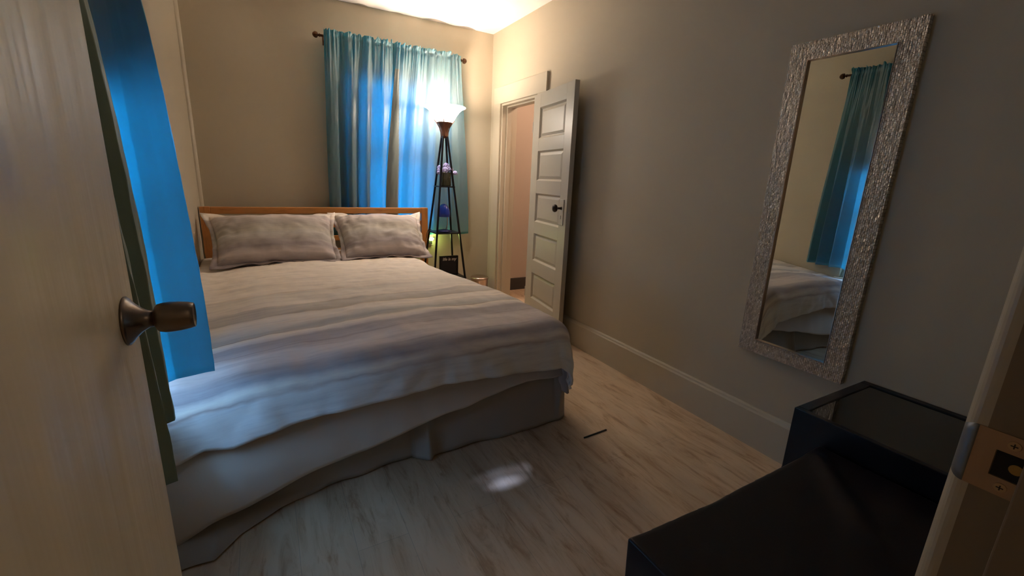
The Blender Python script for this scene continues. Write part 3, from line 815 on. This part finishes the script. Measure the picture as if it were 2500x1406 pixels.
for hx, hy, hz, hr in heads:
    bm = bmesh.new()
    for k in range(26):
        th_, ph = random.uniform(0, 2*PI), math.acos(random.uniform(-.5, 1))
        n_v = Vector((math.sin(ph)*math.cos(th_), math.sin(ph)*math.sin(th_), math.cos(ph)))
        u, v_, _ = frame_of(n_v); c = Vector((hx, hy, hz)) + n_v*hr*.75
        rot0 = random.uniform(0, PI)
        for q in range(4):
            a = rot0+q*PI/2; e1 = u*math.cos(a)+v_*math.sin(a); e2 = n_v.cross(e1)
            s = hr*.42
            vv = [bm.verts.new(p) for p in (c, c+e1*s*.6+e2*s*.5+n_v*s*.25, c+e1*s*1.15+n_v*s*.1, c+e1*s*.6-e2*s*.5+n_v*s*.25)]
            bm.faces.new(vv)
    o = obj('blossom', bm, m_petal, vs_); solidify(o, .0008)
bm = bmesh.new()
for hx, hy, hz, hr in heads: tube(bm, [(cx+(hx-cx)*.15, cy, 1.20), (cx+(hx-cx)*.6, cy+(hy-cy)*.6, 1.215), (hx, hy, hz)], .002, 6)
obj('stems', bm, m_stem, vs_)

# blue mushroom lamp on the middle shelf
tl = empty('table_lamp', (LX+.012, LY, .715), 'small blue table lamp with a domed shade on the middle shelf of the floor lamp', 'table lamp')
tx, ty = LX-.012, LY-.02
bm = bmesh.new(); lathe(bm, (tx, ty, .7155), (0, 0, 1), [(.0, 0), (.060, 0), (.062, .008), (.045, .016), (.014, .022), (.0, .024)], 28, cap=False); obj('base', bm, m_bluebase, tl, smooth=True)
bm = bmesh.new(); tube(bm, [(tx+.02, ty, .735), (tx+.034, ty, .78), (tx+.034, ty, .83), (tx+.02, ty, .87), (tx, ty, .885)], .0035, 8); obj('stem', bm, m_steel, tl, smooth=True)
bm = bmesh.new(); lathe(bm, (tx, ty, .845), (0, 0, 1), [(.052, 0), (.052, .03), (.048, .055), (.038, .082), (.022, .100), (.010, .106), (0, .107)], 28, cap=False); o = obj('shade', bm, m_blueshade, tl, smooth=True); solidify(o, .002)

# framed sign standing on the lowest visible shelf
sg = empty('sign', (1.385, 3.56, .33), 'small black framed sign reading life is my on the low lamp shelf', 'sign')
SX0, SX1, SY, SZ0, SZ1 = 1.285, 1.455, 3.555, .3305, .502
bm = bmesh.new(); box(bm, SX0, SX1, SY, SY+.018, SZ0, SZ1); obj('board', bm, m_sign, sg, bevel=.001)
bm = bmesh.new()
for a in ((SX0, SX0+.009, SZ0, SZ1), (SX1-.009, SX1, SZ0, SZ1), (SX0+.009, SX1-.009, SZ1-.009, SZ1), (SX0+.009, SX1-.009, SZ0, SZ0+.009)): box(bm, a[0], a[1], SY-.005, SY-.0002, a[2], a[3])
obj('frame', bm, m_black, sg)
def text_mesh(body, size, loc, rot, m, parent, name='lettering', shear=.25, extrude=.0006, offset=.0):
    cu = bpy.data.curves.new(name, 'FONT'); cu.body = body; cu.size = size; cu.shear = shear; cu.extrude = extrude; cu.align_x = 'CENTER'; cu.offset = offset
    tmp = bpy.data.objects.new('tmp', cu); col.objects.link(tmp)
    dg = bpy.context.evaluated_depsgraph_get(); me = bpy.data.meshes.new_from_object(tmp.evaluated_get(dg))
    bpy.data.objects.remove(tmp); me.name = name
    o = bpy.data.objects.new(name, me); col.objects.link(o); me.materials.append(m); o.parent = parent
    o.location = Vector(loc) - wloc(parent); o.rotation_euler = rot
    return o
text_mesh('life is my', .036, ((SX0+SX1)/2+.002, SY-.002, .462), (PI/2, 0, 0), m_signw, sg, offset=.0007)

# trash can
tc = empty('trash_can', (1.765, 3.76, 0), 'small round brushed steel trash can on the floor in the back right corner', 'trash can')
bm = bmesh.new(); lathe(bm, (1.765, 3.76, .002), (0, 0, 1), [(.078, 0), (.082, .004), (.084, .215), (.086, .222)], 40); obj('body', bm, m_steel, tc, smooth=True)
bm = bmesh.new(); lathe(bm, (1.765, 3.76, .224), (0, 0, 1), [(.088, 0), (.089, .012), (.082, .020), (.045, .027), (0, .028)], 40); obj('lid', bm, m_steel, tc, smooth=True)
bm = bmesh.new(); box(bm, 1.74, 1.79, 3.655, 3.69, .006, .014); obj('pedal', bm, m_plastic_dark, tc)
# cable and plug in the corner behind the can
bm = bmesh.new(); tube(bm, [(1.86, 3.895, .17), (1.875, 3.87, .12), (1.87, 3.84, .05), (1.885, 3.80, .008), (1.86, 3.74, .006)], .004, 8); box(bm, 1.858, 1.895, 3.86, 3.90, .0, .075)
tag(obj('power_adapter', bm, m_plastic_dark), 'black power adapter with cable on the floor in the corner behind the trash can', 'power adapter')

# night light in the socket beside the headboard
nl = empty('night_light', (1.315, YB-.002, .60), 'glowing yellow green night light plugged into the back wall behind the lamp', 'night light')
bm = bmesh.new(); box(bm, 1.270, 1.350, YB-.006, YB, .545, .665); obj('socket_plate', bm, m_white, nl, bevel=.001)
bm = bmesh.new(); box(bm, 1.286, 1.330, YB-.034, YB-.007, .560, .590); obj('plug', bm, m_plastic_dark, nl, bevel=.002)
bm = bmesh.new(); lathe(bm, (1.322, YB-.030, .592), (0, 0, 1), [(.014, 0), (.016, .006), (.015, .024), (.008, .032), (0, .034)], 20); obj('lens', bm, m_night, nl, smooth=True)
nlt = bpy.data.lights.new('night_light_glow', 'POINT'); nlt.energy = .22; nlt.color = (.75, 1.0, .25); nlt.shadow_soft_size = .015
o = bpy.data.objects.new('night_light_glow', nlt); o.location = (1.322, YB-.062, .61); col.objects.link(o)

# ---------------------------------------------------------------- closet door
Fp, Hp = Vector((1.797, 2.452, 0)), Vector((1.893, 3.100, 0))       # free edge and hinge edge of the near face
e1 = (Hp-Fp).normalized(); nrm = Vector((-e1.y, e1.x, 0)); WL = (Hp-Fp).length
if nrm.x > 0: nrm = -nrm            # towards the room
d2 = empty('door_2', Hp, kind='structure')
TH = .034; ZD = 1.816; ZB = .012
def LP(s, n_, z): return Fp + e1*s + nrm*n_ + Vector((0, 0, z))
def lbox(bm, s0, s1, n0, n1, z0, z1):
    obox(bm, (LP(s0, n0, z0)+LP(s1, n1, z1))/2, e1, nrm, (0, 0, 1), s1-s0, n1-n0, z1-z0)
S0, S1 = .108, .535
panz = [(1.490, 1.714), (1.178, 1.398), (.858, 1.080), (.545, .764), (.226, .440)]
bm = bmesh.new()
lbox(bm, 0, S0, -TH, 0, ZB, ZD); lbox(bm, S1, WL, -TH, 0, ZB, ZD)
zz = [ZD] + [q for p in panz for q in (p[1], p[0])] + [ZB]
for i in range(0, len(zz), 2): lbox(bm, S0, S1, -TH, 0, zz[i+1], zz[i])
obj('stile_frame', bm, m_leaf, d2, bevel=.001)
for z0, z1 in panz:
    bm = bmesh.new()
    lbox(bm, S0, S1, -TH+.012, -.014, z0, z1)
    # raised field with sloping margins
    a = [LP(s, -.014, z) for s, z in ((S0+.016, z0+.016), (S1-.016, z0+.016), (S1-.016, z1-.016), (S0+.016, z1-.016))]
    b = [LP(s, -.008, z) for s, z in ((S0+.040, z0+.034), (S1-.040, z0+.034), (S1-.040, z1-.034), (S0+.040, z1-.034))]
    va = [bm.verts.new(p) for p in a]; vb = [bm.verts.new(p) for p in b]
    for i in range(4): bm.faces.new((va[i], va[(i+1) % 4], vb[(i+1) % 4], vb[i]))
    bm.faces.new(vb)
    # sloping bevel strips round the recess
    for (sa, za, sb, zb_, sc_, zc_, sd, zd) in ((S0, z0, S1, z0, S1-.011, z0+.011, S0+.011, z0+.011), (S1, z0, S1, z1, S1-.011, z1-.011, S1-.011, z0+.011), (S1, z1, S0, z1, S0+.011, z1-.011, S1-.011, z1-.011), (S0, z1, S0, z0, S0+.011, z0+.011, S0+.011, z1-.011)):
        f_ = [bm.verts.new(LP(sa, -.001, za)), bm.verts.new(LP(sb, -.001, zb_)), bm.verts.new(LP(sc_, -.0138, zc_)), bm.verts.new(LP(sd, -.0138, zd))]
        bm.faces.new(f_)
    bmesh.ops.recalc_face_normals(bm, faces=bm.faces)
    obj('panel', bm, m_leaf, d2)
es = bmesh.new(); lbox(es, .036, .098, 0.0002, .006, .879, 1.057); esc = obj('escutcheon_plate', es, m_leaf, d2, bevel=.003)
bm = bmesh.new(); lbox(bm, .066, .072, .006, .0068, .920, .945); obj('keyhole', bm, m_plastic_dark, esc)
bm = bmesh.new(); lathe(bm, LP(.067, .006, .996), nrm, [(.012, 0), (.010, .004), (.008, .010), (.008, .030), (.014, .034), (.024, .040), (.028, .050), (.024, .060), (.012, .066), (0, .067)], 28); obj('door_knob', bm, m_dknob, d2, smooth=True)
bm = bmesh.new(); obox(bm, LP(-.0006, -TH/2, .965), e1, nrm, (0, 0, 1), .001, .018, .07); lathe(bm, LP(-.001, -TH/2, .972), -e1, [(.007, 0), (.007, .006), (0, .008)], 12); obj('latch_plate', bm, m_leaf, d2)
bm = bmesh.new()
for z in (.25, 1.58): tube(bm, [LP(WL+.002, -.002, z-.04), LP(WL+.002, -.002, z+.04)], .006, 10)
obj('hinge', bm, m_leaf, d2)

# spring door stop on the right baseboard
ds = empty('door_stop', (XR-.02, 2.50, .07), 'tiny spring door stop with a white tip on the right baseboard behind the closet door', 'door stop')
bm = bmesh.new(); pts = [(XR-.021-.058*k/70, 2.44+.006*math.cos(k*.9), .075+.006*math.sin(k*.9)) for k in range(71)]
tube(bm, pts, .0012, 5); obj('spring', bm, m_steel, ds)
bm = bmesh.new(); lathe(bm, (XR-.078, 2.44, .075), (-1, 0, 0), [(.007, 0), (.009, .003), (.009, .012), (.005, .016), (0, .016)], 14); obj('tip', bm, m_signw, ds, smooth=True)

# ---------------------------------------------------------------- entry door (open, at the left)
Ep, Gp = Vector((-.1870, .822, 0)), Vector((-.172, .104, 0))       # free edge, hinge edge of the face towards the room
f1 = (Gp-Ep).normalized(); n1 = Vector((-f1.y, f1.x, 0))
if n1.x < 0: n1 = -n1
d1 = empty('door_1', Gp, kind='structure')
bm = bmesh.new(); WD = (Gp-Ep).length
obox(bm, Ep+f1*WD/2-n1*.0175+Vector((0, 0, 1.015)), f1, n1, (0, 0, 1), WD, .035, 2.01)
obj('door_slab', bm, m_door, d1, bevel=.0015)
KZ = .966; kc = Ep + f1*.055 + Vector((0, 0, KZ))
kn = empty('door_knob', kc - Gp); kn.parent = d1
bm = bmesh.new(); lathe(bm, kc, n1, [(.0345, 0), (.0345, .0025), (.032, .005), (.025, .010), (.017, .018), (.0125, .025), (.0115, .031), (.0, .031)], 48); obj('rose', bm, m_nickel, kn, smooth=True)
bm = bmesh.new(); lathe(bm, kc+n1*.030, n1, [(.011, 0), (.0115, .001), (.0165, .003), (.0200, .006), (.0218, .013), (.0222, .020), (.0215, .031), (.0198, .042), (.0180, .0485), (.0172, .0488), (.0160, .0470), (0, .0455)], 48)
for p in bm.faces: p.smooth = True
o = obj('knob_grip', bm, m_nickel, kn, smooth=True)
kn.parent = d1

# strike plate on the right jamb
ZS = .962
bm = bmesh.new(); t_ = .0012
yA, yB = YF-.045, YF-.006; z0, z1 = ZS-.028, ZS+.028
# plate with a D shaped hole: built from strips
hy0, hy1, hz0, hz1 = .062-.0, .080, ZS-.012, ZS+.012
X_ = DX1-t_
yA = .048
box(bm, X_, DX1-.0001, yA, hy0, z0, z1); box(bm, X_, DX1-.0001, hy1, yB-.0005, z0, z1)
box(bm, X_, DX1-.0001, hy0, hy1, z0, hz0); box(bm, X_, DX1-.0001, hy0, hy1, hz1, z1)
sp = obj('strike_plate', bm, mat('worn_brass_plate', (.46, .31, .20), .45, .6), jam)
# curved lip folding over the rounded corner
bm = bmesh.new()
def lip(a, b):
    an = a*PI/2*1.0; zc = lerp(-1, 1, b); hh = .028 - .009*a**2
    rr = .0115
    return (DX1+.011-rr*math.cos(an)-.001, YF-.0065+rr*math.sin(an)*.95, ZS+zc*hh)
grid(bm, 10, 8, lip); lp = obj('lip', bm, mat('grey_blue_steel', (.22, .24, .27), .4, .6), sp, smooth=True); solidify(lp, .001, 1)
bm = bmesh.new(); box(bm, DX1-.0004, DX1+.0006, hy0+.0005, hy1-.0005, hz0+.0005, hz1-.0005); obj('latch_hole', bm, mat('dark_hole', (.012, .008, .006), .8), sp)
bm = bmesh.new(); lathe(bm, (DX1-.0006, .066, ZS), (-1, 0, 0), [(.0045, 0), (.0045, .0004), (0, .0005)], 16); obj('tab', bm, mat('brass_tab', (.45, .28, .08), .5, .5), sp)
for zc in (ZS+.020, ZS-.020):
    bm = bmesh.new(); lathe(bm, (X_, .071, zc), (-1, 0, 0), [(.0042, 0), (.0040, .0006), (0, .0009)], 20)
    s = obj('screw', bm, mat('screw_brass', (.50, .36, .22), .35, .8), sp, smooth=False)
    bm = bmesh.new(); box(bm, X_-.0012, X_-.0007, .071-.0022, .071+.0022, zc-.0004, zc+.0004); box(bm, X_-.0012, X_-.0007, .071-.0004, .071+.0004, zc-.0022, zc+.0022)
    obj('cross_slot', bm, m_plastic_dark, s)

# ---------------------------------------------------------------- wall mirror
MY0, MY1, MZ0, MZ1 = .718, 1.150, .455, 1.746
iy0, iy1, iz0, iz1 = .789, 1.078, .5155, 1.679
mr = empty('wall_mirror', (XR, (MY0+MY1)/2, MZ0), 'tall wall mirror in a silver mosaic textured frame on the right wall', 'mirror')
xf = XR-.026
bm = bmesh.new()
O = [(MY0, MZ0), (MY1, MZ0), (MY1, MZ1), (MY0, MZ1)]; I = [(iy0, iz0), (iy1, iz0), (iy1, iz1), (iy0, iz1)]
rings = [[bm.verts.new((x, y, z)) for y, z in q] for x, q in ((XR-.002, O), (xf, O), (xf, I), (XR-.012, I))]
for A, B_ in zip(rings, rings[1:]):
    for i in range(4): bm.faces.new((A[i], A[(i+1) % 4], B_[(i+1) % 4], B_[i]))
bmesh.ops.recalc_face_normals(bm, faces=bm.faces)
fr = obj('frame', bm, m_mframe, mr, bevel=.0015)
bm = bmesh.new(); wq = .0022
for a in ((iy0, iy0+wq, iz0, iz1), (iy1-wq, iy1, iz0, iz1), (iy0+wq, iy1-wq, iz0, iz0+wq), (iy0+wq, iy1-wq, iz1-wq, iz1)): box(bm, XR-.0275, XR-.014, a[0], a[1], a[2], a[3])
obj('inner_bead', bm, m_steel, mr)
bm = bmesh.new(); box(bm, XR-.016, XR-.012, iy0-.002, iy1+.002, iz0-.002, iz1+.002); obj('mirror_glass', bm, m_mirror, mr)

# ---------------------------------------------------------------- side table and bench
st = empty('side_table', (1.68, .38, 0), 'black lacquered side table with a glass top under the mirror', 'side table')
TX0, TX1, TY0, TY1, TZ = 1.452, XR-.004, .118, .656, .497
bm = bmesh.new(); wf = .020
for a in ((TX0, TX0+wf, TY0, TY1), (TX1-wf-.01, TX1, TY0, TY1), (TX0+wf, TX1-wf-.01, TY0, TY0+wf), (TX0+wf, TX1-wf-.01, TY1-wf*1.6, TY1)): box(bm, a[0], a[1], a[2], a[3], TZ-.22, TZ)
obj('top_frame', bm, m_lacq, st, bevel=.002)
bm = bmesh.new(); box(bm, TX0+wf, TX1-wf-.01, TY0+wf, TY1-wf*1.6, TZ-.012, TZ-.004); obj('glass_top', bm, m_tglass, st)
bm = bmesh.new(); box(bm, TX0+wf, TX1-wf-.01, TY0+wf, TY1-wf*1.6, TZ-.22, TZ-.013); obj('drawer_box', bm, m_lacq, st)
for x, y in ((TX0, TY0), (TX0, TY1-.045), (TX1-.045, TY0), (TX1-.045, TY1-.045)):
    bm = bmesh.new(); box(bm, x, x+.045, y, y+.045, 0, TZ-.2205); obj('leg', bm, m_lacq, st)

bn = empty('bench', (1.03, .35, 0), 'black leather upholstered bench in front of the side table, sagging top', 'bench')
BX0, BX1, BY0, BY1, BZ = .640, 1.440, .130, .560, .420
def bench_f(a, b):
    # wraps over a rounded box: a along x, b from the front bottom over the top to the back bottom
    x = lerp(BX0, BX1, a)
    L1 = BZ-.17; L2 = BY1-BY0; s = b*(2*L1+L2); r = .016
    if s < L1: y, z = BY1, .17+s
    elif s < L1+L2: y, z = BY1-(s-L1), BZ
    else: y, z = BY0, BZ-(s-L1-L2)
    # sag between the ends and a crease fanning from the table corner
    sg_ = math.sin(PI*min(1, max(0, (x-BX0)/(BX1-BX0))))
    if z > BZ-.002:
        z -= .016*sg_*(.6+.4*math.sin(PI*(y-BY0)/(BY1-BY0)))
        t = (x-1.40)*(-.62) + (y-.56)*(-.78); c = (x-1.40)*(.78) + (y-.56)*(-.62)
        if t > 0: z += .011*math.exp(-((c+.10*t)/(.018+.06*t))**2)*sstep(0, .05, t)*(1-sstep(.30, .48, t))
        z += .003*nz(x*5, y*5, 2)
    else:
        k = (z-.17)/(BZ-.17); z -= .016*sg_*k
        y += (.010*nz(x*6, z*5, 1) + .012*sg_*0)*(1 if y > .3 else -1)
        y += (-.010*(1-k))*(1 if y > .3 else -1)
    return (x, y, z)
bm = bmesh.new()
g = grid(bm, 70, 90, bench_f)
for col_i in (0, -1):
    ring = [row[col_i] for row in g]
    # side panel fan
    f = bm.faces.new(ring if col_i == 0 else ring[::-1])
o = obj('upholstered_top', bm, m_leather, bn, smooth=True)
o.modifiers.new('bevel', 'BEVEL').width = .012; o.modifiers['bevel'].segments = 3; o.modifiers['bevel'].limit_method = 'ANGLE'; o.modifiers['bevel'].angle_limit = math.radians(50)
for x, y in ((BX0+.03, BY0+.03), (BX1-.075, BY0+.03), (BX0+.03, BY1-.075), (BX1-.075, BY1-.075)):
    bm = bmesh.new(); box(bm, x, x+.045, y, y+.045, 0, .172); obj('leg', bm, m_lacq, bn)

# thin black stick lying on the floor
bm = bmesh.new(); a, b = Vector((1.228, 1.407, .0032)), Vector((1.372, 1.415, .0032)); d = (b-a)
obox(bm, (a+b)/2, d, (0, 0, 1), d.cross(Vector((0, 0, 1))), d.length, .004, .006)
tag(obj('thin_stick', bm, m_plastic_dark), 'thin black stick lying on the floor beyond the foot of the bed', 'stick')
